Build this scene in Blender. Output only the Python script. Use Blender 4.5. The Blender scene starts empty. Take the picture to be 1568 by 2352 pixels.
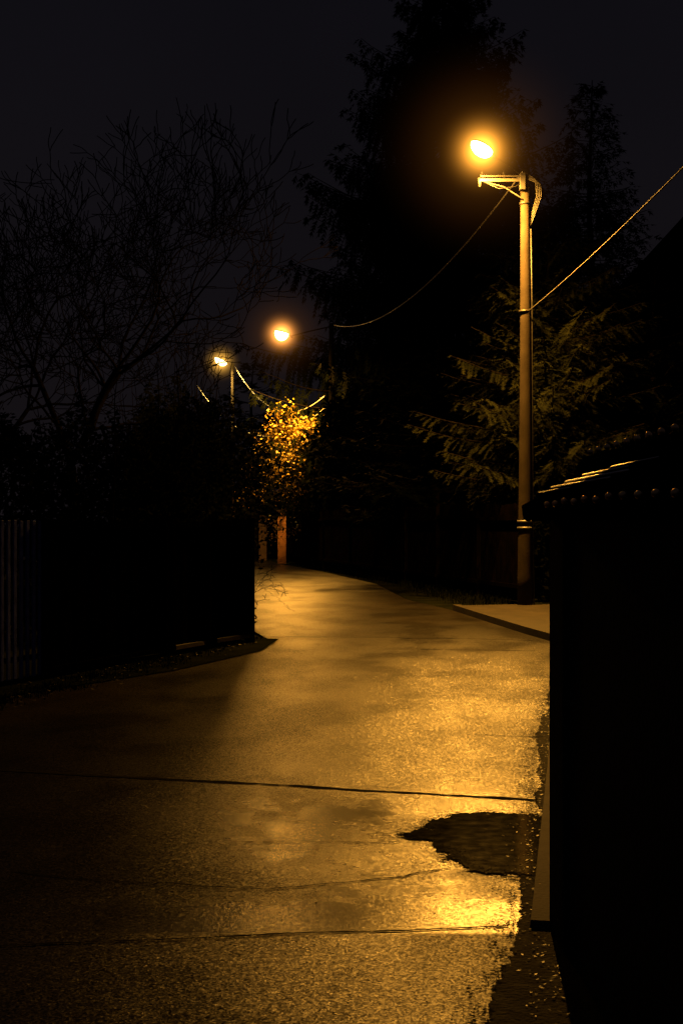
import bpy, math, random
from mathutils import Vector, Matrix, noise

S = bpy.context.scene
S.view_settings.view_transform = 'Standard'
S.view_settings.look = 'None'
S.view_settings.exposure = 0
COL = S.collection
R = random.Random(7)

# ---------------------------------------------------------------- materials
def newmat(name):
    m = bpy.data.materials.new(name); m.use_nodes = True
    nt = m.node_tree
    return m, nt, nt.nodes['Principled BSDF']

def simple(name, c1, c2, scale=6.0, rough=0.7, bump=0.3, bscale=None, metallic=0.0, spec=0.5, rough2=None, dist=0.02):
    m, nt, b = newmat(name)
    N, L = nt.nodes, nt.links
    tc = N.new('ShaderNodeTexCoord')
    n = N.new('ShaderNodeTexNoise'); n.inputs['Scale'].default_value = scale; n.inputs['Detail'].default_value = 6
    L.new(tc.outputs['Object'], n.inputs['Vector'])
    r = N.new('ShaderNodeValToRGB')
    r.color_ramp.elements[0].position = 0.3; r.color_ramp.elements[1].position = 0.7
    r.color_ramp.elements[0].color = (*c1, 1); r.color_ramp.elements[1].color = (*c2, 1)
    L.new(n.outputs['Fac'], r.inputs['Fac']); L.new(r.outputs['Color'], b.inputs['Base Color'])
    b.inputs['Roughness'].default_value = rough
    b.inputs['Metallic'].default_value = metallic
    b.inputs['Specular IOR Level'].default_value = spec
    if rough2 is not None:
        mr = N.new('ShaderNodeMapRange'); mr.inputs['To Min'].default_value = rough; mr.inputs['To Max'].default_value = rough2
        L.new(n.outputs['Fac'], mr.inputs['Value']); L.new(mr.outputs['Result'], b.inputs['Roughness'])
    if bump > 0:
        n2 = N.new('ShaderNodeTexNoise'); n2.inputs['Scale'].default_value = bscale or scale * 8; n2.inputs['Detail'].default_value = 4
        L.new(tc.outputs['Object'], n2.inputs['Vector'])
        bp = N.new('ShaderNodeBump'); bp.inputs['Strength'].default_value = bump; bp.inputs['Distance'].default_value = dist
        L.new(n2.outputs['Fac'], bp.inputs['Height']); L.new(bp.outputs['Normal'], b.inputs['Normal'])
    return m

def emis(name, col, s):
    m = bpy.data.materials.new(name); m.use_nodes = True
    nt = m.node_tree; nt.nodes.clear()
    e = nt.nodes.new('ShaderNodeEmission'); e.inputs['Color'].default_value = (*col, 1); e.inputs['Strength'].default_value = s
    o = nt.nodes.new('ShaderNodeOutputMaterial'); nt.links.new(e.outputs[0], o.inputs['Surface'])
    return m

def road_mat():
    m, nt, b = newmat('wet_concrete_road')
    N, L = nt.nodes, nt.links
    tc = N.new('ShaderNodeTexCoord')
    def noi(scale, detail=5, rough=0.55, vec=None):
        n = N.new('ShaderNodeTexNoise'); n.inputs['Scale'].default_value = scale
        n.inputs['Detail'].default_value = detail; n.inputs['Roughness'].default_value = rough
        L.new(vec or tc.outputs['Object'], n.inputs['Vector']); return n
    def math_(op, a, b_=None, c=None):
        k = N.new('ShaderNodeMath'); k.operation = op
        for i, v in enumerate((a, b_, c)):
            if v is None: continue
            if isinstance(v, (int, float)): k.inputs[i].default_value = v
            else: L.new(v, k.inputs[i])
        return k.outputs[0]
    def vm(op, a, b_):
        k = N.new('ShaderNodeVectorMath'); k.operation = op
        for i, v in enumerate((a, b_)):
            if v is None: continue
            if isinstance(v, tuple): k.inputs[i].default_value = v
            else: L.new(v, k.inputs[i])
        return k
    def mrange(v, a, b_, c, d):
        k = N.new('ShaderNodeMapRange'); k.interpolation_type = 'SMOOTHSTEP'
        for i, q in zip(('From Min', 'From Max', 'To Min', 'To Max'), (a, b_, c, d)): k.inputs[i].default_value = q
        L.new(v, k.inputs['Value']); return k.outputs['Result']
    mp = N.new('ShaderNodeMapping'); mp.inputs['Scale'].default_value = (1.0, 0.55, 1); L.new(tc.outputs['Object'], mp.inputs['Vector'])
    big = noi(0.9, 4, 0.55, mp.outputs['Vector'])
    mid = noi(4, 6, 0.65)
    grain = noi(120, 3, 0.8)
    coarse = noi(48, 2, 0.7)
    v1 = N.new('ShaderNodeTexVoronoi'); v1.inputs['Scale'].default_value = 125; L.new(tc.outputs['Object'], v1.inputs['Vector'])
    v2 = N.new('ShaderNodeTexVoronoi'); v2.inputs['Scale'].default_value = 70; L.new(tc.outputs['Object'], v2.inputs['Vector'])
    sp = N.new('ShaderNodeSeparateXYZ'); L.new(tc.outputs['Object'], sp.inputs[0])
    r = N.new('ShaderNodeValToRGB')
    r.color_ramp.elements[0].position = 0.36; r.color_ramp.elements[1].position = 0.66
    r.color_ramp.elements[0].color = (0.004, 0.0034, 0.0026, 1); r.color_ramp.elements[1].color = (0.014, 0.0115, 0.0085, 1)
    L.new(big.outputs['Fac'], r.inputs['Fac'])
    mx = N.new('ShaderNodeMix'); mx.data_type = 'RGBA'; mx.blend_type = 'MULTIPLY'; mx.inputs['Factor'].default_value = 1.0
    g = mrange(grain.outputs['Fac'], .3, .7, .0, 2.0)
    L.new(r.outputs['Color'], mx.inputs['A']); L.new(g, mx.inputs['B'])
    L.new(mx.outputs['Result'], b.inputs['Base Color'])
    w = math_('MULTIPLY_ADD', mid.outputs['Fac'], 0.4, big.outputs['Fac'])
    w = mrange(w, .56, .84, 0, .9)
    wig = math_('MULTIPLY_ADD', mid.outputs['Fac'], .9, sp.outputs['Y'])
    band1 = mrange(wig, 6.35, 6.6, .85, 0)
    band2 = math_('MULTIPLY', math_('MULTIPLY', mrange(wig, 8.0, 8.3, 0, .8), mrange(sp.outputs['X'], .1, .6, 0, 1)), mrange(wig, 8.7, 9.1, 1, 0))
    w = math_('MAXIMUM', w, math_('MAXIMUM', band1, band2))
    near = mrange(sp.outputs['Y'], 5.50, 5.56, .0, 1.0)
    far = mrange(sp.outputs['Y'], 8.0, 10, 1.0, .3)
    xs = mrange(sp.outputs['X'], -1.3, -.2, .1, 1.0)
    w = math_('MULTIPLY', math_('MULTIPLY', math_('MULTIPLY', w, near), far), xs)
    L.new(mrange(w, 0, 1, .32, .24), b.inputs['Roughness'])
    sx = N.new('ShaderNodeSeparateXYZ'); L.new(v1.outputs['Color'], sx.inputs[0])
    stone = math_('MAXIMUM', mrange(sx.outputs['Z'], .2, .95, .06, 1.0), math_('MULTIPLY', w, .65))
    pat = noi(1.3, 3, .5, mp.outputs['Vector'])
    patch = mrange(pat.outputs['Fac'], .38, .62, .26, 1.0)
    xspec = mrange(sp.outputs['X'], -2.3, -.1, .14, 1.0)  # specular level lower towards the left edge
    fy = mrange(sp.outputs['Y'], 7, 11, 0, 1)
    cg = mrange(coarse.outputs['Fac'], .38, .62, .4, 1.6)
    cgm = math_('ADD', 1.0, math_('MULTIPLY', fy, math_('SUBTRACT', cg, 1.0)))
    L.new(math_('MULTIPLY', math_('MULTIPLY', math_('MULTIPLY', stone, patch), xspec), cgm), b.inputs['Specular IOR Level'])
    bp = N.new('ShaderNodeBump'); bp.inputs['Distance'].default_value = 0.0013
    L.new(mrange(w, 0, 1, 1.0, .35), bp.inputs['Strength']); L.new(grain.outputs['Fac'], bp.inputs['Height'])
    bp2 = N.new('ShaderNodeBump'); bp2.inputs['Strength'].default_value = 0.15; bp2.inputs['Distance'].default_value = 0.003
    L.new(mid.outputs['Fac'], bp2.inputs['Height']); L.new(bp.outputs['Normal'], bp2.inputs['Normal'])
    a = vm('SUBTRACT', v1.outputs['Color'], (.5, .5, .5)); c2 = vm('SUBTRACT', v2.outputs['Color'], (.5, .5, .5))
    c2 = vm('MULTIPLY', c2.outputs[0], (.3, .3, 0))
    s = vm('ADD', a.outputs[0], c2.outputs[0]); s = vm('MULTIPLY', s.outputs[0], (.75, 1.25, 0))
    sc = N.new('ShaderNodeVectorMath'); sc.operation = 'SCALE'; L.new(s.outputs[0], sc.inputs[0]); L.new(mrange(w, 0, 1, .27, .06), sc.inputs['Scale'])
    nn = vm('ADD', bp2.outputs['Normal'], sc.outputs[0]); nn = vm('NORMALIZE', nn.outputs[0], None)
    L.new(nn.outputs[0], b.inputs['Normal'])
    return m

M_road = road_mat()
M_pave = simple('pavement_concrete', (0.012, .010, .007), (0.032, .026, .018), 3, 0.7, 0.6, 60, dist=0.008, rough2=0.85, spec=.2)
M_kerb = simple('kerb_concrete', (0.07, .060, .046), (0.13, .11, .085), 5, 0.75, 0.6, 60, dist=0.006, spec=.2)
M_tar = simple('tar_joint', (0.002, .002, .002), (0.005, .005, .005), 8, 0.95, 0.3, spec=0.02)
M_grit = simple('dark_grit', (0.002, .0015, .001), (0.006, .005, .004), 30, 0.9, 0, spec=0.05)
M_dirt = simple('wet_soil', (0.003, .0025, .002), (0.008, .006, .004), 14, 0.65, 0.8, 55, dist=0.012, rough2=0.95, spec=0.08)
M_water = simple('puddle_water', (0.001, .001, .0008), (0.003, .0024, .0018), 14, 0.04, 0.1, 40, dist=0.003, rough2=0.12, spec=.25)
M_ground = simple('ground_grass_soil', (0.003, .004, .002), (0.008, .009, .005), 2, 0.95, 0.8, 20, dist=0.03, spec=0.0)
M_bark = simple('bark', (0.004, .003, .0025), (0.010, .008, .006), 8, 0.9, 0.8, 30, spec=0.03)
M_barkd = simple('dark_twigs', (0.0012, .001, .0009), (0.003, .0025, .002), 8, 0.95, 0.3, 30, spec=0.0)
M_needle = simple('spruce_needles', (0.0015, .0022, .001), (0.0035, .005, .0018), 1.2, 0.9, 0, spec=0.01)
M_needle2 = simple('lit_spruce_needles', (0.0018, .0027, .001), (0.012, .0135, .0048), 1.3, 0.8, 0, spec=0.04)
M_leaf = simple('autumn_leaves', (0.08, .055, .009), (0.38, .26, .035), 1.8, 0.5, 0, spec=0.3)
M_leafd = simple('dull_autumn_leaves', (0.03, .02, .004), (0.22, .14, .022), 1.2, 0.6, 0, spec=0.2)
M_hedge = simple('hedge_leaves', (0.0008, .0010, .0006), (0.0024, .0028, .0013), 1.5, 0.9, 0, spec=0.0)
M_fallen = simple('fallen_leaf_litter', (0.005, .004, .002), (0.02, .013, .006), 9, 0.4, 0, spec=0.35)
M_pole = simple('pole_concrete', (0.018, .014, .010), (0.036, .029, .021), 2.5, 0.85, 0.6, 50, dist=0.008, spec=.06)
M_poled = simple('shade_dark_pole', (0.0007, .0007, .0006), (0.0015, .0014, .0012), 2.5, 0.95, 0.4, 50, dist=0.008, spec=.0)  # far pole's darkness put into the colour, so its lamp barely lights it
M_metal = simple('galvanised_metal', (0.10, .10, .095), (0.18, .18, .17), 10, 0.5, 0.2, metallic=0.5)
M_housing = simple('lamp_housing_grey', (0.022, .021, .02), (0.045, .044, .04), 10, 0.5, 0.1)
M_cable = simple('cable_black', (0.008, .008, .008), (0.018, .016, .014), 10, 0.5, 0.1, spec=.3)
M_wirel = simple('weathered_cable', (0.04, .036, .03), (0.08, .072, .062), 10, 0.55, 0.1, metallic=0.2)
M_wireb = simple('bright_aluminium_cable', (0.5, .48, .45), (0.7, .68, .64), 10, 0.5, 0.1, metallic=0.2)
M_rod = simple('polished_glint_rod', (0.6, .58, .55), (0.8, .78, .74), 10, 0.25, 0.0, metallic=1)
M_wood = simple('old_fence_wood', (0.001, .0008, .0006), (0.0035, .0023, .0016), 4, 0.95, 0.5, 40, dist=0.006, spec=.0)
M_fdark = simple('dark_painted_metal', (0.0006, .0006, .0006), (0.0015, .0015, .0015), 5, 0.9, 0.2, spec=.0)
M_sill = simple('pale_sill', (0.02, .018, .015), (0.045, .04, .034), 5, 0.6, 0.2, spec=.1)
M_slat = simple('blue_lit_slats', (0.04, .055, .2), (0.12, .15, .55), 8, 0.3, 0.2, spec=.05)  # bluish light on the slats is put into the base colour
M_plaster = simple('dark_plaster_wall', (0.010, .010, .010), (0.02, .020, .02), 3, 0.9, 0.8, 40, dist=0.01, spec=0.05)
M_tile = simple('weathered_coping_tile', (0.0015, .0015, .0015), (0.004, .0035, .003), 9, 0.85, 0.3, 40, dist=0.003, spec=.0)
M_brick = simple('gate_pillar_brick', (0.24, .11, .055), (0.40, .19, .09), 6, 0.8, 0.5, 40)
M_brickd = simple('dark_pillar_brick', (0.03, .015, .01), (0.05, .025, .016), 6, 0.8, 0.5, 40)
M_house = simple('house_render', (0.003, .003, .003), (0.006, .006, .005), 3, 0.9, 0.4, spec=.0)
M_roof = simple('house_roof_tile', (0.002, .002, .002), (0.004, .004, .004), 4, 0.9, 0.5, spec=.0)
M_glassd = simple('dark_window_glass', (0.003, .003, .004), (0.006, .006, .007), 4, 0.15, 0, spec=.2)

# ---------------------------------------------------------------- mesh builder
class MB:
    def __init__(s): s.v = []; s.f = []
    def box(s, c, size, rot=0.0):
        cx, cy, cz = c; hx, hy, hz = [k / 2 for k in size]
        co, si = math.cos(rot), math.sin(rot); n = len(s.v)
        for dz in (-hz, hz):
            for dx, dy in ((-hx, -hy), (hx, -hy), (hx, hy), (-hx, hy)):
                s.v.append((cx + dx * co - dy * si, cy + dx * si + dy * co, cz + dz))
        s.f += [(n, n+3, n+2, n+1), (n+4, n+5, n+6, n+7)] + [(n+i, n+(i+1) % 4, n+4+(i+1) % 4, n+4+i) for i in range(4)]
        return s
    def tube(s, pts, rad, sides=8, cap=True):
        pts = [Vector(p) for p in pts]; n0 = len(s.v); k = len(pts)
        prev = None
        for i, p in enumerate(pts):
            t = (pts[min(i+1, k-1)] - pts[max(i-1, 0)])
            if t.length < 1e-9: t = Vector((0, 0, 1))
            t.normalize()
            if prev is None:
                a = Vector((0, 0, 1)) if abs(t.z) < .9 else Vector((1, 0, 0))
                u = t.cross(a).normalized()
            else:
                u = (prev - t * prev.dot(t))
                u = u.normalized() if u.length > 1e-6 else t.orthogonal().normalized()
            prev = u; w = t.cross(u); r = rad[i] if hasattr(rad, '__len__') else rad
            for j in range(sides):
                a = 2 * math.pi * j / sides
                s.v.append(tuple(p + u * (r * math.cos(a)) + w * (r * math.sin(a))))
        for i in range(k - 1):
            for j in range(sides):
                a = n0 + i*sides + j; b = n0 + i*sides + (j+1) % sides
                s.f.append((a, b, b + sides, a + sides))
        if cap:
            s.f.append(tuple(n0 + j for j in reversed(range(sides))))
            s.f.append(tuple(n0 + (k-1)*sides + j for j in range(sides)))
        return s
    def tri(s, a, b, c):
        n = len(s.v); s.v += [tuple(a), tuple(b), tuple(c)]; s.f.append((n, n+1, n+2))
    def quad(s, a, b, c, d):
        n = len(s.v); s.v += [tuple(a), tuple(b), tuple(c), tuple(d)]; s.f.append((n, n+1, n+2, n+3))
    def ellipsoid(s, c, r, M=None, seg=20, rings=12, zmin=-1, zmax=1):
        n = len(s.v); c = Vector(c)
        a0 = math.asin(zmin); a1 = math.asin(zmax)
        for i in range(rings + 1):
            a = a0 + (a1 - a0) * i / rings
            for j in range(seg):
                b = 2 * math.pi * j / seg
                p = Vector((r[0]*math.cos(a)*math.cos(b), r[1]*math.cos(a)*math.sin(b), r[2]*math.sin(a)))
                if M: p = M @ p
                s.v.append(tuple(c + p))
        for i in range(rings):
            for j in range(seg):
                p, q = n + i*seg + j, n + i*seg + (j+1) % seg
                s.f.append((p, q, q + seg, p + seg))
    def obj(s, name, mat, parent=None, smooth=False, bevel=0, origin=None, **kw):
        me = bpy.data.meshes.new(name)
        o0 = Vector(origin) if origin is not None else Vector((0, 0, 0))
        v = s.v if origin is None else [(a - o0.x, b - o0.y, c - o0.z) for a, b, c in s.v]
        me.from_pydata(v, [], s.f); me.update()
        if smooth: me.polygons.foreach_set('use_smooth', [True] * len(me.polygons))
        me.materials.append(mat)
        o = bpy.data.objects.new(name, me); COL.objects.link(o)
        o.location = o0
        if parent:
            o.parent = parent
            o.location = o0 - parent.location
        if bevel:
            b = o.modifiers.new('bevel', 'BEVEL'); b.width = bevel; b.segments = 2
        for k, val in kw.items(): o[k] = val
        return o

def empty(name, loc, label, cat, group=None):
    e = bpy.data.objects.new(name, None); COL.objects.link(e); e.location = loc
    e.empty_display_size = 0.3
    e['label'] = label; e['category'] = cat
    if group: e['group'] = group
    return e

# ---------------------------------------------------------------- setting
b = MB(); b.quad((-400, -200, -.03), (400, -200, -.03), (400, 600, -.03), (-400, 600, -.03))
b.obj('ground', M_ground, kind='structure', label='dark grassy soil around the lane', category='ground')

right = [(.80, -6), (.80, 5.6), (1.46, 9.7), (2.86, 18.8), (2.62, 20.5), (2.3, 23.3), (1.98, 26.2), (1.35, 29.5), (.9, 37), (-.5, 45.5), (-2.9, 58), (-6, 66), (-12, 74)]
left = [(-4.2, -6), (-4.0, 5), (-3.6, 10), (-3.05, 13), (-2.0, 15.3), (-1.3, 17.6), (-.98, 19.4), (-1.4, 21.5), (-2.7, 26), (-4.2, 33), (-6, 42), (-9, 52), (-16, 64)]
def resample(pl, n):
    d = [0]
    for i in range(1, len(pl)): d.append(d[-1] + math.dist(pl[i], pl[i-1]))
    out = []
    for k in range(n):
        t = d[-1] * k / (n - 1); i = 1
        while i < len(pl) - 1 and d[i] < t: i += 1
        u = (t - d[i-1]) / max(1e-9, d[i] - d[i-1])
        out.append(tuple(pl[i-1][j] + (pl[i][j] - pl[i-1][j]) * u for j in range(len(pl[i]))))
    return out
def sheet(name, la, lb, z, mat, n=60, wob=0, **kw):
    A, B = resample(la, n), resample(lb, n); m = MB()
    for i in range(n):
        w = wob * (noise.noise(Vector((A[i][0]*2, A[i][1]*2, 1))) + .35 * noise.noise(Vector((A[i][0]*11, A[i][1]*11, 4))) + .45 * noise.noise(Vector((A[i][0]*40, A[i][1]*40, 4))))
        m.v.append((A[i][0] + w, A[i][1], z)); m.v.append((B[i][0], B[i][1], z))
    for i in range(n - 1): m.f.append((2*i, 2*i+1, 2*i+3, 2*i+2))
    return m.obj(name, mat, **kw)
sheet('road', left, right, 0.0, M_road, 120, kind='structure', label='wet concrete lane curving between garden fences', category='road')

pv_in = [(1.66, 10.2), (2.98, 18.8), (2.76, 20.5), (2.44, 23.3), (2.16, 25.9)]
pv_out = [(4.2, 10.2), (5.2, 19), (5.2, 20.5), (4.8, 24), (4.2, 26.6)]
sheet('pavement', pv_in, pv_out, 0.09, M_pave, 30, kind='structure', label='amber-lit concrete pavement beside the lane', category='pavement')
def kerb(pl, w, h, name, label, mat=None):
    m = MB(); n = len(pl)
    for i, (x, y) in enumerate(pl):
        a = pl[max(0, i-1)]; c = pl[min(n-1, i+1)]
        t = Vector((c[0]-a[0], c[1]-a[1], 0)).normalized(); nx, ny = t.y, -t.x
        for (q, z) in ((0, -.05), (.012, h), (w, h), (w, -.05)):
            m.v.append((x + nx*q, y + ny*q, z))
    for i in range(n - 1):
        for j in range(3): m.f.append((4*i+j, 4*i+j+1, 4*i+4+j+1, 4*i+4+j))
    m.f.append((0, 3, 2, 1)); m.f.append((4*n-4, 4*n-3, 4*n-2, 4*n-1))
    return m.obj(name, mat or M_kerb, kind='structure', label=label, category='kerb')
kerb(resample([(2.86, 18.8), (2.62, 20.5), (2.3, 23.3), (2.02, 26.0)], 14), .14, .1, 'kerb', 'worn concrete kerb of the pavement', M_pave)
kerb(resample([(.735, 5.62), (1.40, 9.7), (2.78, 18.6)], 16), .14, .03, 'kerb', 'low concrete kerb beside the garden wall')

def ribbon(pts, w, z, name, label, jit=.02, seed=1):
    rr = random.Random(seed)
    P = resample(pts, max(8, int(math.dist(pts[0], pts[-1]) / .04))); m = MB(); n = len(P)
    for i, (x, y) in enumerate(P):
        a = P[max(0, i-1)]; c = P[min(n-1, i+1)]
        t = Vector((c[0]-a[0], c[1]-a[1], 0)).normalized(); nx, ny = -t.y, t.x
        o = jit * (noise.noise(Vector((x*2.5, y*2.5, seed))) + .5*noise.noise(Vector((x*9, y*9, seed))))
        ww = w * (.45 + 1.1 * abs(noise.noise(Vector((x*6, y*6, seed+5)))) + .35*rr.random())
        m.v.append((x+nx*(o-ww/2), y+ny*(o-ww/2), z)); m.v.append((x+nx*(o+ww/2), y+ny*(o+ww/2), z))
    for i in range(n-1): m.f.append((2*i, 2*i+1, 2*i+3, 2*i+2))
    m.obj(name, M_tar, kind='structure', label=label, category='road joint')
ribbon([(-3.9, 9.65), (-2.2, 9.17), (-.4, 8.66), (1.12, 8.17)], .05, .004, 'road_joint', 'open joint between concrete slabs', seed=3)
ribbon([(-3.9, 5.15), (-1.29, 5.36), (-.14, 5.53), (.66, 5.62)], .018, .004, 'road_joint', 'joint between concrete slabs', .012, 5)
ribbon([(-1.5, 6.5), (-1.03, 6.33), (-.35, 6.2), (.12, 6.33), (.5, 6.58)], .014, .004, 'road_crack', 'thin crack wandering across the slab', .05, 8)
ribbon([(-.5, 7.1), (.3, 7.12)], .008, .004, 'road_crack', 'hairline crack in the concrete', .03, 9)
ribbon([(-1.0, 19.9), (.8, 19.7), (2.6, 19.3)], .035, .004, 'road_joint', 'joint between concrete slabs', .12, 11)
ribbon([(1.0, 17.9), (2.4, 17.7)], .03, .004, 'road_joint', 'joint between concrete slabs', .03, 12)
ribbon([(1.0, 10.7), (1.5, 10.6)], .02, .004, 'road_joint', 'joint between concrete slabs', .03, 13)
ribbon([(-.85, 25.5), (-1.7, 33), (-2.6, 41)], .014, .004, 'road_joint', 'seam along the concrete lane', .08, 14)

dl = [(.42, 1.5), (.40, 3.5), (.44, 4.4), (.54, 4.9), (.62, 5.23), (.685, 5.62), (.73, 6.0), (.82, 6.5), (.92, 7.0), (1.05, 7.7), (1.11, 8.04), (1.19, 8.8), (1.33, 9.7), (1.52, 11), (1.70, 11.9), (1.95, 13.3), (2.22, 15)]
dr = [(.86, 1.5), (.86, 5.55), (.76, 5.62), (1.43, 9.7), (2.26, 15)]
sheet('wet_dirt', dl, dr, .004, M_dirt, 900, .06, kind='structure', label='wet soil and grit washed against the kerb', category='dirt')
# puddle: ragged outline cut from a fine grid
pud = [(.30, 7.24), (.43, 7.40), (.50, 7.60), (.62, 7.76), (.80, 7.82), (1.12, 7.78), (1.06, 7.1), (.94, 6.46), (.80, 6.44), (.60, 6.52), (.52, 6.70), (.56, 6.90), (.48, 7.0), (.42, 7.12)]
def sdist(x, y):
    inside = False; dm = 9; n = len(pud)
    for i in range(n):
        x1, y1 = pud[i]; x2, y2 = pud[(i+1) % n]
        if (y1 > y) != (y2 > y) and x < (x2-x1)*(y-y1)/(y2-y1)+x1: inside = not inside
        t = max(0, min(1, ((x-x1)*(x2-x1)+(y-y1)*(y2-y1))/((x2-x1)**2+(y2-y1)**2)))
        dm = min(dm, math.hypot(x-x1-t*(x2-x1), y-y1-t*(y2-y1)))
    return dm if inside else -dm
m = MB(); gx, gy = .008, .014; idx = {}; PE = []
def vid(i, j):
    if (i, j) not in idx:
        idx[(i, j)] = len(m.v); m.v.append((.1+i*gx, 6.2+j*gy, .008))
    return idx[(i, j)]
for i in range(135):
    for j in range(132):
        x, y = .1+(i+.5)*gx, 6.2+(j+.5)*gy
        s_ = sdist(x, y) + .07*noise.noise(Vector((x*7, y*5, 2))) + .05*noise.noise(Vector((x*16, y*26, 5))) + .035*noise.noise(Vector((x*40, y*60, 7)))
        if s_ > 0:
            m.f.append((vid(i, j), vid(i+1, j), vid(i+1, j+1), vid(i, j+1)))
        if abs(s_) < .03: PE.append((x, y))
m.obj('puddle', M_water, kind='structure', label='shallow dark puddle on the wet lane', category='puddle')
sheet('verge', [(-6, 6), (-4.6, 10), (-3.9, 13), (-2.9, 15.6), (-1.9, 18), (-1.35, 19.6)], [(-4.0, 6), (-3.62, 10), (-3.07, 13), (-1.8, 15.3), (-1.0, 17.6), (-.85, 19.4)], .012, M_ground, 160, 0, kind='structure', label='muddy verge under the fence', category='verge')

# leaf litter and grit
m = MB(); gr = MB()
def leaf(m, x, y, z, s, rr, fl=.25):
    a = rr.random()*6.28; u = Vector((math.cos(a), math.sin(a), rr.uniform(-fl, fl)))*s
    w = Vector((-math.sin(a), math.cos(a), rr.uniform(-fl, fl)))*s*.55; c = Vector((x, y, z + s*fl*.8))
    m.quad(c-u, c-w*1.0, c+u, c+w)
for i in range(1100):
    y = R.uniform(3.6, 15)
    xr = .8 if y < 5.6 else .80 + (y-5.6)*.155
    x = xr - abs(R.gauss(0, .09))-.02
    leaf(m, x, y, .008, R.uniform(.004, .011), R)
for i in range(400):
    y = R.uniform(9, 19); t = (y-9)/10
    x = -3.7 + 2.5*t - .2 + R.gauss(0, .2)
    leaf(m, x, y, .014, R.uniform(.012, .03), R)
for i in range(160):
    leaf(m, R.uniform(-3, 1), R.uniform(4.5, 18), .004, R.uniform(.004, .011), R)
m.obj('fallen_leaves', M_fallen, kind='stuff', label='scattered wet fallen leaves on the lane', category='leaves')
DL = resample(dl, 400)
for i in range(9000):
    x, y = DL[R.randrange(400)]
    x -= abs(R.gauss(0, .06)); y += R.uniform(-.03, .03)
    if noise.noise(Vector((x*7, y*5, 9))) < -.15: continue
    leaf(gr, x, y, .006, R.uniform(.003, .012)*R.uniform(.5, 1), R, .05)
for i in range(3000):
    x, y = PE[R.randrange(len(PE))]
    x += R.gauss(0, .04); y += R.gauss(0, .05)
    leaf(gr, x, y, .0105, R.uniform(.002, .008), R, .05)
for i in range(1800):
    leaf(gr, R.uniform(-2.5, 1.0), R.uniform(4.2, 12), .004, R.uniform(.002, .005), R, .1)
gr.obj('grit', M_grit, kind='stuff', label='dark grit and crumbs of soil on the lane', category='grit')

# grass
m = MB()
def tuft(m, x, y, n, h, rr, sp=.08):
    for _ in range(n):
        a = rr.random()*6.28; bx, by = x+rr.gauss(0, sp), y+rr.gauss(0, sp)
        hh = h*rr.uniform(.5, 1.2); l = hh*rr.uniform(.2, .7); w = .006
        p0 = Vector((bx, by, -.02)); p1 = p0+Vector((math.cos(a)*l*.4, math.sin(a)*l*.4, hh*.7)); p2 = p0+Vector((math.cos(a)*l, math.sin(a)*l, hh))
        s = Vector((-math.sin(a), math.cos(a), 0))*w
        m.quad(p0-s, p0+s, p1+s*.7, p1-s*.7); m.tri(p1-s*.7, p1+s*.7, p2)
for i in range(300):
    y = R.uniform(9.5, 19.5); t = (y-9.5)/10
    tuft(m, -4.0 + 2.85*t**.9 + R.gauss(0, .15) - .1, y, 14, .07, R)
for i in range(260):
    y = R.uniform(27, 50)
    x = (2.3-(y-27)*.1) if y < 38 else .9-(y-38)*.17
    tuft(m, x+R.uniform(.1, .9), y, 12, .18, R, .12)
m.obj('grass', simple('verge_grass', (.002, .003, .001), (.006, .007, .003), 3, .9, 0, spec=.0), kind='stuff', label='rough grass along the verges', category='grass')

# ---------------------------------------------------------------- sky dome
m = MB(); m.ellipsoid((0, 0, -5), (330, 330, 330), None, 48, 20, -.02, .9999)
msky = bpy.data.materials.new('night_sky'); msky.use_nodes = True
nt = msky.node_tree; nt.nodes.clear(); N, L = nt.nodes, nt.links
tc = N.new('ShaderNodeTexCoord'); sp = N.new('ShaderNodeSeparateXYZ'); L.new(tc.outputs['Object'], sp.inputs[0])
mr = N.new('ShaderNodeMapRange'); mr.inputs['From Max'].default_value = 130; L.new(sp.outputs['Z'], mr.inputs['Value'])
cr = N.new('ShaderNodeValToRGB'); e = cr.color_ramp.elements
e[0].color = (.0072, .0056, .0066, 1); e[1].color = (.0042, .0039, .0058, 1)
L.new(mr.outputs['Result'], cr.inputs['Fac'])
nn = N.new('ShaderNodeTexNoise'); nn.inputs['Scale'].default_value = .008; nn.inputs['Detail'].default_value = 3; L.new(tc.outputs['Object'], nn.inputs['Vector'])
ms = N.new('ShaderNodeMapRange'); ms.inputs['To Min'].default_value = .7; ms.inputs['To Max'].default_value = 1.3; L.new(nn.outputs['Fac'], ms.inputs['Value'])
em = N.new('ShaderNodeEmission'); L.new(cr.outputs['Color'], em.inputs['Color']); L.new(ms.outputs['Result'], em.inputs['Strength'])
out = N.new('ShaderNodeOutputMaterial'); L.new(em.outputs[0], out.inputs['Surface'])
m.obj('sky', msky, smooth=True, kind='structure', label='overcast dark blue night sky', category='sky')

W = bpy.data.worlds.new('World'); S.world = W; W.use_nodes = True
W.node_tree.nodes['Background'].inputs['Color'].default_value = (.004, .0038, .006, 1)

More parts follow.
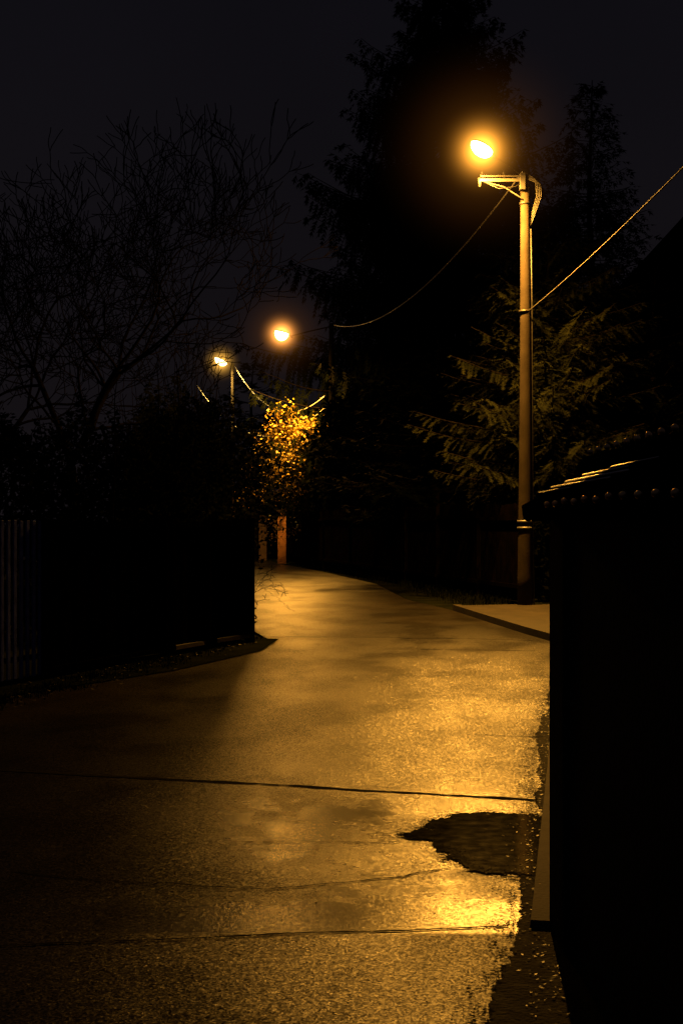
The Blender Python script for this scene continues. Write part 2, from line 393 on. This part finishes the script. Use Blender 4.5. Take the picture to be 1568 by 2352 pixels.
# ---------------------------------------------------------------- trees
def conifer(x, y, H, Rad, seed, mat, z0=1.0, dz=.30, per=6, step=.13, twig=.42, nl=.055, nw=.016, prof=.75, label='', droop=.25, trunk_r=.2, spread=.35, hang=.35):
    rr = random.Random(seed)
    T = empty('spruce_tree', (x, y, 0), label, 'tree')
    m = MB(); pts = []; rad = []
    for i in range(15):
        t = i/14; pts.append((x+.05*math.sin(i), y+.05*math.cos(i*1.3), -.1+H*t)); rad.append(trunk_r*(1-t)**.9+.012)
    m.tube(pts, rad, 8); mbr = m; c = MB(); z = z0
    while z < H - .1:
        t = (z-z0)/(H-z0)
        for k in range(per):
            a = rr.random()*6.283
            Ln = Rad*((1-t)**prof)*rr.uniform(1-spread, 1+spread*.55)*min(1, .7+t*2)+.12
            n = max(3, int(Ln/step)); p = Vector((x, y, z+rr.uniform(-.12, .12)))
            dr_ = droop*rr.uniform(.5, 1.5)
            d = Vector((math.cos(a), math.sin(a), .25-dr_*2*(1-t)*.7)); d.normalize(); bp = [p.copy()]
            for i in range(n):
                u = i/n
                d2 = (d+Vector((rr.gauss(0, .07), rr.gauss(0, .07), -dr_*.5+u*dr_*1.9+rr.gauss(0, .04)))).normalized()
                p = p+d2*(Ln/n); bp.append(p.copy())
                if u < .08: continue
                tl = min(twig, .14+(1-u)*Ln*.5)*rr.uniform(.5, 1.2)
                side = d2.cross(Vector((0, 0, 1))).normalized()
                for sg in (-1, 1):
                    td = (side*sg*.8+d2*.65+Vector((0, 0, -hang*rr.uniform(.0, 1.8)+rr.gauss(0, .1)))).normalized()
                    q = p.copy(); kn = max(2, int(tl/(nl*.8))); perp = td.cross(Vector((rr.gauss(0, .3), rr.gauss(0, .3), 1))).normalized()
                    for j in range(kn):
                        q = q+td*(tl/kn); td = (td+Vector((0, 0, .02-hang*.12))).normalized()
                        for s2 in (-1, 1):
                            tip = q+(perp*s2*.9+td*.8+Vector((0, 0, rr.uniform(-.4, .3))))*nl
                            c.tri(q-td*nw, q+td*nw, tip)
                    c.tri(q-perp*nw, q+perp*nw, q+td*nl*1.4)
            mbr.tube(bp[::2]+[bp[-1]], [max(.004, .012+.012*Ln*(1-i/len(bp[::2])))*.6 for i in range(len(bp[::2])+1)], 4, False)
        z += dz*rr.uniform(.75, 1.25)
    mbr.obj('trunk', M_bark, T, True); c.obj('crown', mat, T)
    return T
conifer(3.8, 53, 23.6, 7.4, 11, M_needle, 2.6, .38, 11, .20, 1.2, .15, .055, .78, 'tall dark spruce behind the wooden fence', .36, .34, .65, 1.5)
conifer(7.7, 44, 15.4, 4.4, 21, M_needle, 1.0, .34, 8, .22, .6, .13, .04, .9, 'dark pointed spruce in a garden', .2, .22, .5, .8)
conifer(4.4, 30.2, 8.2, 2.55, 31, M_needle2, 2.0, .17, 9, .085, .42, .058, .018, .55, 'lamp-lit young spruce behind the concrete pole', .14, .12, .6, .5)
conifer(6.9, 31.5, 7.4, 2.4, 33, M_needle, .5, .3, 7, .14, .42, .09, .035, .7, 'shadowed young spruce in the garden', .12, .12, .35, .2)
conifer(2.6, 38.5, 6.8, 3.3, 37, M_needle, 2.0, .36, 8, .16, .5, .11, .055, .5, 'dark spruce with branches overhanging the lane', .18, .14, .5, .3)
conifer(-4.4, 70, 9.5, 3.2, 41, M_needle, .6, .5, 6, .3, .6, .2, .08, .7, 'distant dark spruce beyond the bend', .2, .18, .4, .4)

def bare(name, x, y, H, seed, label, r0=.16, levels=6, lean=(0, 0), leafmat=None, leafn=0, leafs=.08, spread=.55, trunk=.28, wig=.13, fall=(.68, .92), rise=.03, skip=.2, rmin=.006, lsp=.2, cat='tree'):
    rr = random.Random(seed); T = empty(name, (x, y, 0), label, cat); m = MB(); tips = []; lf = MB()
    def grow(p, d, L_, r, lv):
        n = 5; pts = [p.copy()]; rad = [r]
        for i in range(n):
            wg = wig*(.2 if lv == 0 else 1)
            d = (d+Vector((rr.gauss(0, wg), rr.gauss(0, wg), rr.gauss(0, wg*.8)+rise))).normalized()
            p = p+d*(L_/n); pts.append(p.copy()); rad.append(max(rmin, r*(1-.3*(i+1)/n)))
            if lv <= levels-2 and lv > 0 and i in (1, 3) and rr.random() < .6:
                ax = d.orthogonal().normalized(); ax.rotate(Matrix.Rotation(rr.random()*6.28, 3, d))
                grow(p, (d*.5+ax*.8).normalized(), L_*.55, r*.45, lv+2)
        m.tube(pts, rad, 6 if lv < 2 else (4 if lv < 4 else 3), False)
        if lv >= levels:
            tips.append((p, d)); return
        if lv >= levels-2: tips.append((p, d))
        k = 3 if lv < 2 or rr.random() < .4 else 2; a0 = rr.random()*6.28
        for j in range(k):
            ax = d.orthogonal().normalized(); ax.rotate(Matrix.Rotation(a0+j*6.28/k+rr.gauss(0, .4), 3, d))
            s = spread*rr.uniform(.6, 1.3)
            grow(p, (d+ax*s).normalized(), L_*rr.uniform(*fall), rad[-1]*(.78 if k == 2 else .68), lv+1)
    grow(Vector((x, y, -.1)), Vector((lean[0], lean[1], 1)).normalized(), H*trunk, r0, 0)
    m.obj('trunk', M_barkd if not leafmat else M_bark, T, True)
    if leafmat:
        for p, d in tips:
            if rr.random() < skip: continue
            for i in range(leafn):
                q = p+Vector((rr.gauss(0, lsp), rr.gauss(0, lsp), rr.gauss(0, lsp*.9)-.05)); s = leafs*rr.uniform(.5, 1.2)
                u = Vector((rr.gauss(0, 1), rr.gauss(0, 1), rr.gauss(0, .6))).normalized()*s; w = u.orthogonal().normalized()*s*.55
                w.rotate(Matrix.Rotation(rr.random()*6.28, 3, u.normalized()))
                lf.quad(q-u, q-w, q+u, q+w)
        lf.obj('crown', leafmat, T)
    return T
bare('bare_tree', -4.5, 25, 9.6, 5, 'leafless spreading tree behind the dark fence', .13, 7, (.0, 0), spread=.66, trunk=.28, wig=.18, fall=(.66, .82), rise=.06, rmin=.008)
bare('bare_tree', -7.0, 27, 9.0, 9, 'leafless tree with fine tangled twigs', .12, 7, (-.02, 0), spread=.7, trunk=.26, wig=.2, fall=(.66, .82), rise=.05, rmin=.008)
bare('bare_tree', -3.7, 30, 5.0, 15, 'smaller leafless tree beside the bend', .08, 7, (-.05, 0), spread=.7, trunk=.26, wig=.22, fall=(.62, .78), rise=.04, rmin=.007)
bare('bare_shrub', -1.34, 20.3, 1.6, 61, 'leggy bare shrub poking past the fence corner', .015, 5, (.1, 0), spread=.7, trunk=.3, wig=.25, fall=(.6, .85), rise=.0, rmin=.003, cat='shrub')
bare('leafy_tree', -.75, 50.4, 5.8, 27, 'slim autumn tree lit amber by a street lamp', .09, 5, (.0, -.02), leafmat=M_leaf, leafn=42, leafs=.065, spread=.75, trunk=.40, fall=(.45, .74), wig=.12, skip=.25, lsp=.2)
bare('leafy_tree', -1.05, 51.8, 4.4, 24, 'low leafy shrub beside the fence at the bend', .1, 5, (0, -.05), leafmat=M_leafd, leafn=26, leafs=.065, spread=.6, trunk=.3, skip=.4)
bare('leafy_tree', 1.5, 47.6, 5.6, 29, 'dark leafy tree behind the fence', .14, 6, (.02, 0), leafmat=M_hedge, leafn=26, leafs=.12, spread=.36, trunk=.28, skip=.15)
bare('leafy_tree', -2.5, 26.5, 3.6, 51, 'dark leafy shrub added over the bend to filter lamp light', .07, 5, (.02, 0), leafmat=M_hedge, leafn=20, leafs=.06, spread=.5, trunk=.28, skip=.3)  # added to break up the far lamp's light on the lane's left side

def hedge(p0, p1, wid, h, n, seed, label, ls=.05):
    rr = random.Random(seed); p0 = Vector((*p0, 0)); p1 = Vector((*p1, 0)); t = p1-p0; Ln = t.length; t.normalize(); s = Vector((-t.y, t.x, 0))
    T = empty('hedge', p0, label, 'hedge'); st = MB(); c = MB()
    for i in range(int(Ln*5)):
        q = p0+t*rr.uniform(0, Ln)+s*rr.gauss(0, wid*.2); pts = [q]; hh = h*rr.uniform(.7, 1.2); a = q.copy()
        for k in range(5):
            a = a+Vector((rr.gauss(0, .1), rr.gauss(0, .1), hh/5)); pts.append(a.copy())
        st.tube(pts, [.018, .015, .012, .009, .007, .004], 4, False)
    for i in range(n):
        u = rr.uniform(-.2, Ln+.2); v = rr.uniform(-1, 1)
        q = p0+t*u+s*v*wid*.5
        top = h*(.86+.32*noise.noise(Vector((q.x*.7, q.y*.7, seed)))+.16*noise.noise(Vector((q.x*2.6, q.y*2.6, seed))))
        z = top*(1-abs(rr.gauss(0, .35))) if rr.random() < .6 else rr.uniform(.05, top)
        if z < .03: z = rr.uniform(.1, top)
        if noise.noise(Vector((q.x*2, q.y*2, z*2))) < -.3: continue
        q = q+Vector((0, 0, z)); k = ls*rr.uniform(.5, 1.3)
        a = Vector((rr.gauss(0, 1), rr.gauss(0, 1), rr.gauss(0, .7))).normalized()*k; w = a.orthogonal().normalized()*k*.55
        c.quad(q-a, q-w, q+a, q+w)
    st.obj('stems', M_barkd, T); c.obj('foliage', M_hedge, T)
hedge((-7.5, 14.2), (-1.9, 22.0), 1.3, 3.4, 52000, 3, 'tall dense dark hedge behind the fence', .045)
hedge((-2.4, 22.5), (-4.0, 31.0), 1.4, 3.9, 34000, 4, 'overgrown hedge along the bend', .05)
hedge((-10, 66), (2, 62), 1.6, 3.2, 16000, 6, 'distant hedge closing off the bend', .1)
hedge((4.0, 29.0), (10, 27.5), 1.1, 2.2, 14000, 7, 'dark garden hedge behind the pole', .06)

# ---------------------------------------------------------------- fences
def panel(name, p0, p1, h, kind, label, cat='fence', zb=.06, group=None):
    p0 = Vector((*p0, 0)); p1 = Vector((*p1, 0)); t = p1-p0; Ln = t.length; a = math.atan2(t.y, t.x); t.normalize()
    T = empty(name, p0, label, cat, group)
    fill = MB(); mid = (p0+p1)/2; nrm = Vector((-t.y, t.x, 0))
    pm = M_wood if kind == 'wood' else M_fdark
    for q in (p0, p1):
        MB().box((q.x, q.y, h/2), (.08, .08, h+.04), a).obj('post', pm, T, bevel=.004)
    if kind == 'slat':
        for z in (.25, h-.22):
            q = mid+nrm*.03; MB().box((q.x, q.y, z), (Ln-.09, .03, .05), a).obj('rail', pm, T)
        n = int(Ln/.105)
        for i in range(n):
            q = p0+t*(Ln*(i+.5)/n); fill.box((q.x, q.y, (h+zb)/2+R.uniform(-.004, .004)), (.05, .018, h-zb), a)
        fill.obj('slats', M_slat, T, bevel=.004)
    elif kind == 'solid':
        for z in (.1, h-.06):
            MB().box((mid.x, mid.y, z), (Ln-.085, .05, .05), a).obj('rail', M_sill if (cat == 'gate' and z < .5) else pm, T)
        n = int(Ln/.14)
        for i in range(n):
            q = p0+t*(Ln*(i+.5)/n)+nrm*(.028+.008*(i % 2)); fill.box((q.x, q.y, (h+zb)/2), (Ln/n-.006, .012, h-zb-.02), a)
        fill.obj('boards', M_fdark, T)
    else:
        for z in (.35, h-.3):
            q = mid+nrm*.04; MB().box((q.x, q.y, z), (Ln-.02, .04, .08), a).obj('rail', pm, T)
        n = int(Ln/.12)
        for i in range(n):
            q = p0+t*(Ln*(i+.5)/n); hh = h+R.uniform(-.03, .02); fill.box((q.x, q.y, (hh+zb)/2), (Ln/n-.012, .022, hh-zb), a+R.uniform(-.03, .03))
        fill.obj('boards', M_wood, T)
    return T
panel('slat_fence', (-4.3, 11.2), (-3.02, 14.4), 1.62, 'slat', 'vertical slat fence with dark rails, bluish light in its colour')
panel('board_fence', (-2.98, 14.5), (-2.08, 16.8), 1.62, 'solid', 'black sheet fence beside the muddy verge')
panel('garden_gate', (-2.02, 16.95), (-1.67, 17.85), 1.62, 'solid', 'dark metal gate with pale sill', 'gate', .12)
panel('garden_gate', (-1.62, 18.0), (-1.20, 18.85), 1.64, 'solid', 'narrow dark metal gate with pale sill at the corner', 'gate', .12)
panel('board_fence', (-1.24, 18.95), (-3.0, 24.5), 1.62, 'solid', 'dark fence turning away around the bend')
g = 'wooden fence panels along the lane'
fp = [(3.5, 27.6), (2.9, 30.2), (2.25, 33.4), (1.65, 36.6), (.95, 40.2), (.25, 43.8), (-.6, 47.6), (-1.4, 52), (-2.2, 57.2)]
for i in range(len(fp)-1):
    panel('wooden_fence', fp[i], (fp[i+1][0]+.04, fp[i+1][1]-.06), 1.98+.04*(i % 2), 'wood', 'weathered brown board fence along the lane', group=g)
panel('wooden_fence', (-3.4, 60.5), (-8.5, 63), 2.0, 'wood', 'weathered board fence beyond the bend', group=g)
def pillar(x, y, w, h, label, mat):
    T = empty('gate_pillar', (x, y, 0), label, 'pillar'); m = MB(); z = 0
    m.box((x, y, h/2-.04), (w-.02, w-.02, h-.08))
    while z < h-.08:
        m.box((x+R.uniform(-.003, .003), y, z+.033), (w+R.uniform(-.006, .006), w, .062)); z += .075
    m.obj('shaft', mat, T); c = MB(); c.box((x, y, z+.04), (w+.08, w+.08, .07)); c.obj('cap', M_brickd, T, bevel=.01)
pillar(-2.32, 55.6, .32, 2.1, 'orange brick gate pillar lit by the far lamp', M_brick)
pillar(-3.3, 59.8, .32, 1.9, 'dull brick gate pillar at the bend', M_brickd)

# ---------------------------------------------------------------- garden wall
T = empty('garden_wall', (1.0, 5.6, 0), 'dark plastered garden wall with tile coping', 'wall')
m = MB(); m.box((1.01, 1.3, .8), (.34, 8.5, 1.62)); m.obj('wall_face', M_plaster, T, bevel=.01)
m = MB(); m.box((1.01, 5.45, .81), (.38, .36, 1.64)); m.obj('end_pier', M_plaster, T, bevel=.015)
m = MB(); x0, x1, xr, ze, zr = .74, 1.28, 1.01, 1.655, 1.80; ya, yb = -2.8, 5.72
m.v += [(x, yy, z) for yy in (ya, yb) for (x, z) in ((x0, ze-.03), (x0, ze), (xr, zr), (x1, ze), (x1, ze-.03))]
m.f += [(0, 1, 6, 5), (1, 2, 7, 6), (2, 3, 8, 7), (3, 4, 9, 8), (4, 0, 5, 9), (4, 3, 2, 1, 0), (5, 6, 7, 8, 9)]
m.obj('coping_bed', M_tile, T)
m = MB(); yy = ya+.1
while yy < yb-.03:
    for sx in (-1, 1):
        xe = xr+sx*.29
        m.tube([(xr+sx*.03, yy, zr-.02), (xr+sx*.26, yy, ze-.005), (xe, yy, ze-.02), (xe+sx*.008, yy, ze-.021)], [.030, .036, .036, .026], 10)
    yy += .18
m.obj('barrel_tiles', M_tile, T, True)
m = MB(); yy = ya
while yy < yb-.15:
    if yy < 4.6: m.ellipsoid((xr-.335, yy+.1, ze+.008+R.uniform(-.004, .004)), (.010, .010, .010), None, 14, 10, -.999, .999)
    m.ellipsoid((xr-.02, yy+.19, zr+.082), (.012, .012, .012), None, 14, 10, -.999, .999); yy += .18
m.obj('glint_beads', simple('warm_glint_beads', (.9, .62, .30), (1.0, .75, .42), 10, .38, 0, metallic=1.0), T, True)  # added metal beads standing in for glints on the tile ends
m = MB(); yy = ya
while yy < yb:
    e1 = min(yy+.2, yb+.03)
    m.tube([(xr, yy, zr+.006), (xr, e1-.03, zr+.010), (xr, e1-.028, zr+.012), (xr, e1, zr+.012)], [.048, .052, .060, .060], 14); yy += .2
m.obj('ridge_tiles', M_tile, T, True)
for (x_, z_, a_, b_, r_) in ((.785, 1.720, 4.9, 5.66, .003), (.81, 1.736, 4.3, 5.5, .004), (.835, 1.752, 4.15, 5.3, .005), (.865, 1.770, 4.3, 5.1, .004), (.89, 1.784, 4.0, 4.7, .003)):
    MB().tube([(x_, a_, z_), (x_, b_, z_)], r_, 8).obj('glint_rod', M_rod, T, True)  # polished rods added for the streaks of lamp glint along the coping

# ---------------------------------------------------------------- street lamps
def halo_mat(A, Ls, Rad, col):  # emission-only volume that imitates lens bloom, fading outwards
    m = bpy.data.materials.new('halo_glow'); m.use_nodes = True
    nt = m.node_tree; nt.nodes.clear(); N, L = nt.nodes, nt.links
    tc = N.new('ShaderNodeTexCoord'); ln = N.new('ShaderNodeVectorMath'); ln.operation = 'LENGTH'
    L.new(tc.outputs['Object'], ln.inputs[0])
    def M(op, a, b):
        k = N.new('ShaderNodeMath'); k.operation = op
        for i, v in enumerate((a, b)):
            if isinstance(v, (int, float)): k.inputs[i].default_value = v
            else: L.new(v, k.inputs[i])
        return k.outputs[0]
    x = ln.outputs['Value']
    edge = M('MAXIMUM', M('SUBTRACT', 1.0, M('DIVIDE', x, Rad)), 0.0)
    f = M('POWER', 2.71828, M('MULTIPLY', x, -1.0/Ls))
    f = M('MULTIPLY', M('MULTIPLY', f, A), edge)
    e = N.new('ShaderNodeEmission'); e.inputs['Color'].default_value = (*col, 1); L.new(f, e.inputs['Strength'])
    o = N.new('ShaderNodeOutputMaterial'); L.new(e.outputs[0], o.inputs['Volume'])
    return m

def lamp(x, y, H, head, col, power, label, detail=True, rb=.145, rt=.085, estr=40, ecol=(1, .55, .15), tilt=.35, hl=.24, ht=.16, halo=(36, .13, .15, .5), mcol=(1, .38, .035), mcol2=(1, .34, .045), drop=.26, pmat=None, soft=.08):
    T = empty('street_lamp', (x, y, 0), label, 'street lamp', 'street lamps along the lane')
    m = MB(); n = 12; m.tube([(x+.02*math.sin(i/4), y, -.1+(H+.1)*i/n) for i in range(n+1)], [rb+(rt-rb)*i/n for i in range(n+1)], 20); m.obj('pole', pmat or M_pole, T, True)
    hv = Vector(head); top = Vector((x, y, H-.12)); dirv = (Vector((hv.x-x, hv.y-y, 0))).normalized()
    m = MB(); e_ = hv-dirv*hl*1.25+Vector((0, 0, -.10))
    m.tube([top-dirv*.02+Vector((0, 0, -.2)), top+Vector((0, 0, .0))+dirv*.06, top.lerp(e_, .5)+Vector((0, 0, .02)), e_, hv-dirv*hl*.6+Vector((0, 0, .0))], .022, 10); m.obj('lamp_arm', pmat or M_cable, T, True)
    X = dirv; Yv = Vector((-X.y, X.x, 0)); Z = Vector((0, 0, 1))
    Mx = Matrix((X, Yv, Z)).transposed() @ Matrix.Rotation(-tilt, 3, 'Y')
    m = MB(); m.ellipsoid(hv+Mx@Vector((0, 0, .02)), (hl*1.05, .155, .07), Mx, 20, 8, 0, .999)
    m.tube([hv-X*hl*1.0-Z*.06, hv-X*hl*1.6-Z*.14], [.05, .03], 10)
    hd = m.obj('lamp_head', M_housing, T, True)
    m = MB(); m.ellipsoid(hv+Mx@Vector((0, 0, .015)), (hl, .15, ht), Mx, 20, 10, -.999, 0)
    g_ = m.obj('lamp_glass', emis('lamp_glass_glow', ecol, estr), None, True)
    g_.parent = hd
    ld = bpy.data.lights.new('lamp_light', 'SPOT'); ld.energy = power; ld.color = col; ld.shadow_soft_size = soft
    ld.spot_size = math.radians(178); ld.spot_blend = 1.0
    lo = bpy.data.objects.new('lamp_light', ld); COL.objects.link(lo); lo.parent = T
    lo.location = hv+Vector((0, -.03, -drop))-T.location
    A1, L1, A2, L2 = halo
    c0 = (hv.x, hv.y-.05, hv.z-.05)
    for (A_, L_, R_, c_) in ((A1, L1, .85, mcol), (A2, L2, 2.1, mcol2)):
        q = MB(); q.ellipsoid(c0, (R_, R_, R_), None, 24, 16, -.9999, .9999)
        mm = halo_mat(A_, L_, R_, c_)
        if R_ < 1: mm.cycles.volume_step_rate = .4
        q.obj('lamp_halo', mm, T, True, origin=c0)  # glow sphere added for the bloom around the lamp head
    if detail:
        zb = H-.22
        m = MB()
        m.box((x-.46, y-.12, zb), (.78, .06, .06)); m.box((x-.46, y-.12, zb+.075), (.74, .035, .03))
        m.box((x-.06, y-.10, zb-.02), (.1, .12, .3)); m.tube([(x-.75, y-.12, zb-.03), (x-.4, y-.12, zb-.12), (x-.08, y-.11, zb-.32)], .014, 8)
        m.obj('cross_bracket', M_housing, T, bevel=.004)
        for dx in (-.80, -.40):
            MB().tube([(x+dx, y-.12, zb+.02), (x+dx, y-.12, zb+.10), (x+dx, y-.12, zb+.11), (x+dx, y-.12, zb+.15), (x+dx, y-.12, zb+.16), (x+dx, y-.12, zb+.2)], [.012, .012, .03, .03, .02, .015], 10).obj('insulator', M_cable, T, True)
        MB().tube([(x-.84, y-.12, zb-.12), (x-.84, y-.12, zb+.04)], [.025, .035], 10).obj('junction_box', M_housing, T, True)
        for z_, r_ in ((H-.62, .092), (H-.3, .088), (5.47, .106), (1.62, .134), (1.5, .135)):
            MB().tube([(x, y, z_-.02), (x, y, z_+.02)], r_+.008, 20).obj('band', M_cable if z_ > 5 else M_metal, T, True)
        for k in range(4):
            o = .03*k
            MB().tube([(x+.02, y-.11, H-.1-o), (x+.18+o, y-.12, H-.2-o), (x+.2+o, y-.1, H-.5), (x+.12, y-.12, H-.8-o*2), (x+.09, y-.12, H-1.05)], .007, 6).obj('cable_loop', M_cable, T, True)
        MB().tube([(x-.8, y-.14, zb-.02), (x-.5, y-.2, zb-.17), (x-.2, y-.18, zb-.13), (x-.03, y-.13, zb-.02)], .007, 6).obj('cable_loop', M_cable, T, True)
        MB().tube([(x+.1, y-.08, H-1.1), (x+.125, y-.06, 5.4), (x+.14, y-.06, 1.6), (x+.16, y-.06, .1)], .012, 6).obj('down_cable', M_cable, T, True)
    return T
SOD = (1, .43, .05)
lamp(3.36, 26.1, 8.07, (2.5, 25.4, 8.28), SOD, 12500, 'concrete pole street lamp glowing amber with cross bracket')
lamp(-.35, 49.3, 8.5, (-2.05, 48.8, 8.1), SOD, 9500, 'street lamp glowing amber above the bend', False, hl=.24, ht=.28, tilt=.2, halo=(34, .14, .14, .45), mcol=(1, .35, .06), drop=.42, pmat=M_poled, soft=.5)
lamp(-4.42, 57.8, 8.05, (-4.86, 57.4, 8.12), (1, .60, .13), 1400, 'street lamp glowing pale yellow beyond the bend', False, ecol=(1, .66, .22), estr=12, rb=.10, rt=.06, hl=.3, ht=.2, halo=(12, .15, .03, .4), mcol=(1, .48, .06), mcol2=(1, .45, .05))

# ---------------------------------------------------------------- overhead cables
def wire(p0, p1, sag, r, mat, label, n=28):
    T = MB(); p0 = Vector(p0); p1 = Vector(p1); pts = []
    for i in range(n+1):
        t = i/n; p = p0.lerp(p1, t); p.z -= 4*sag*t*(1-t); pts.append(p)
    T.tube(pts, r, 6); T.obj('overhead_cable', mat, None, True, label=label, category='cable', group='overhead cables')
wire((3.42, 26.0, 5.47), (4.25, 4.0, 6.2), .25, .010, M_wirel, 'taut overhead cable leaving the concrete pole')
wire((-.35, 49.2, 8.45), (3.3, 26.0, 8.0), .95, .016, M_wireb, 'sagging overhead cable between lamp poles')
wire((-4.3, 57.7, 7.9), (-.6, 49.6, 6.0), 1.1, .018, M_wireb, 'sagging overhead cable between distant poles')
wire((-6.0, 59, 7.3), (-.6, 49.8, 5.6), 1.5, .016, M_wireb, 'low sagging cable over the bend')

# ---------------------------------------------------------------- house
T = empty('house', (14, 44, 0), 'unlit house with dark pitched roof', 'house')
m = MB(); m.box((15.5, 50, 4.1), (13, 9, 8.2)); m.obj('wall', M_house, T)
m = MB()
m.v += [(8.3, 45, 8.1), (22.7, 45, 8.1), (22.7, 55, 8.1), (8.3, 55, 8.1), (13.5, 50, 14.0), (17.5, 50, 14.0)]
m.f += [(0, 1, 5, 4), (1, 2, 5), (2, 3, 4, 5), (3, 0, 4), (0, 3, 2, 1)]
m.obj('roof', M_roof, T)
for wx in (10.5, 14, 18):
    for wz in (1.8, 5.2):
        m = MB(); m.box((wx, 45.47, wz), (1.3, .1, 1.4)); w = m.obj('window', M_glassd, T)
        f = MB()
        for dx in (-.66, 0, .66): f.box((wx+dx, 45.44, wz), (.07, .12, 1.5))
        fo = f.obj('frame', M_house, None); fo.parent = w

# ---------------------------------------------------------------- camera
cd = bpy.data.cameras.new('camera'); cam = bpy.data.objects.new('camera', cd); COL.objects.link(cam)
cam.location = (0, 0, 1.6); cam.rotation_euler = (math.radians(90), 0, 0)
cd.sensor_fit = 'VERTICAL'; cd.sensor_height = 36; cd.lens = 50; cd.shift_y = .0102; cd.clip_end = 1000
S.camera = cam
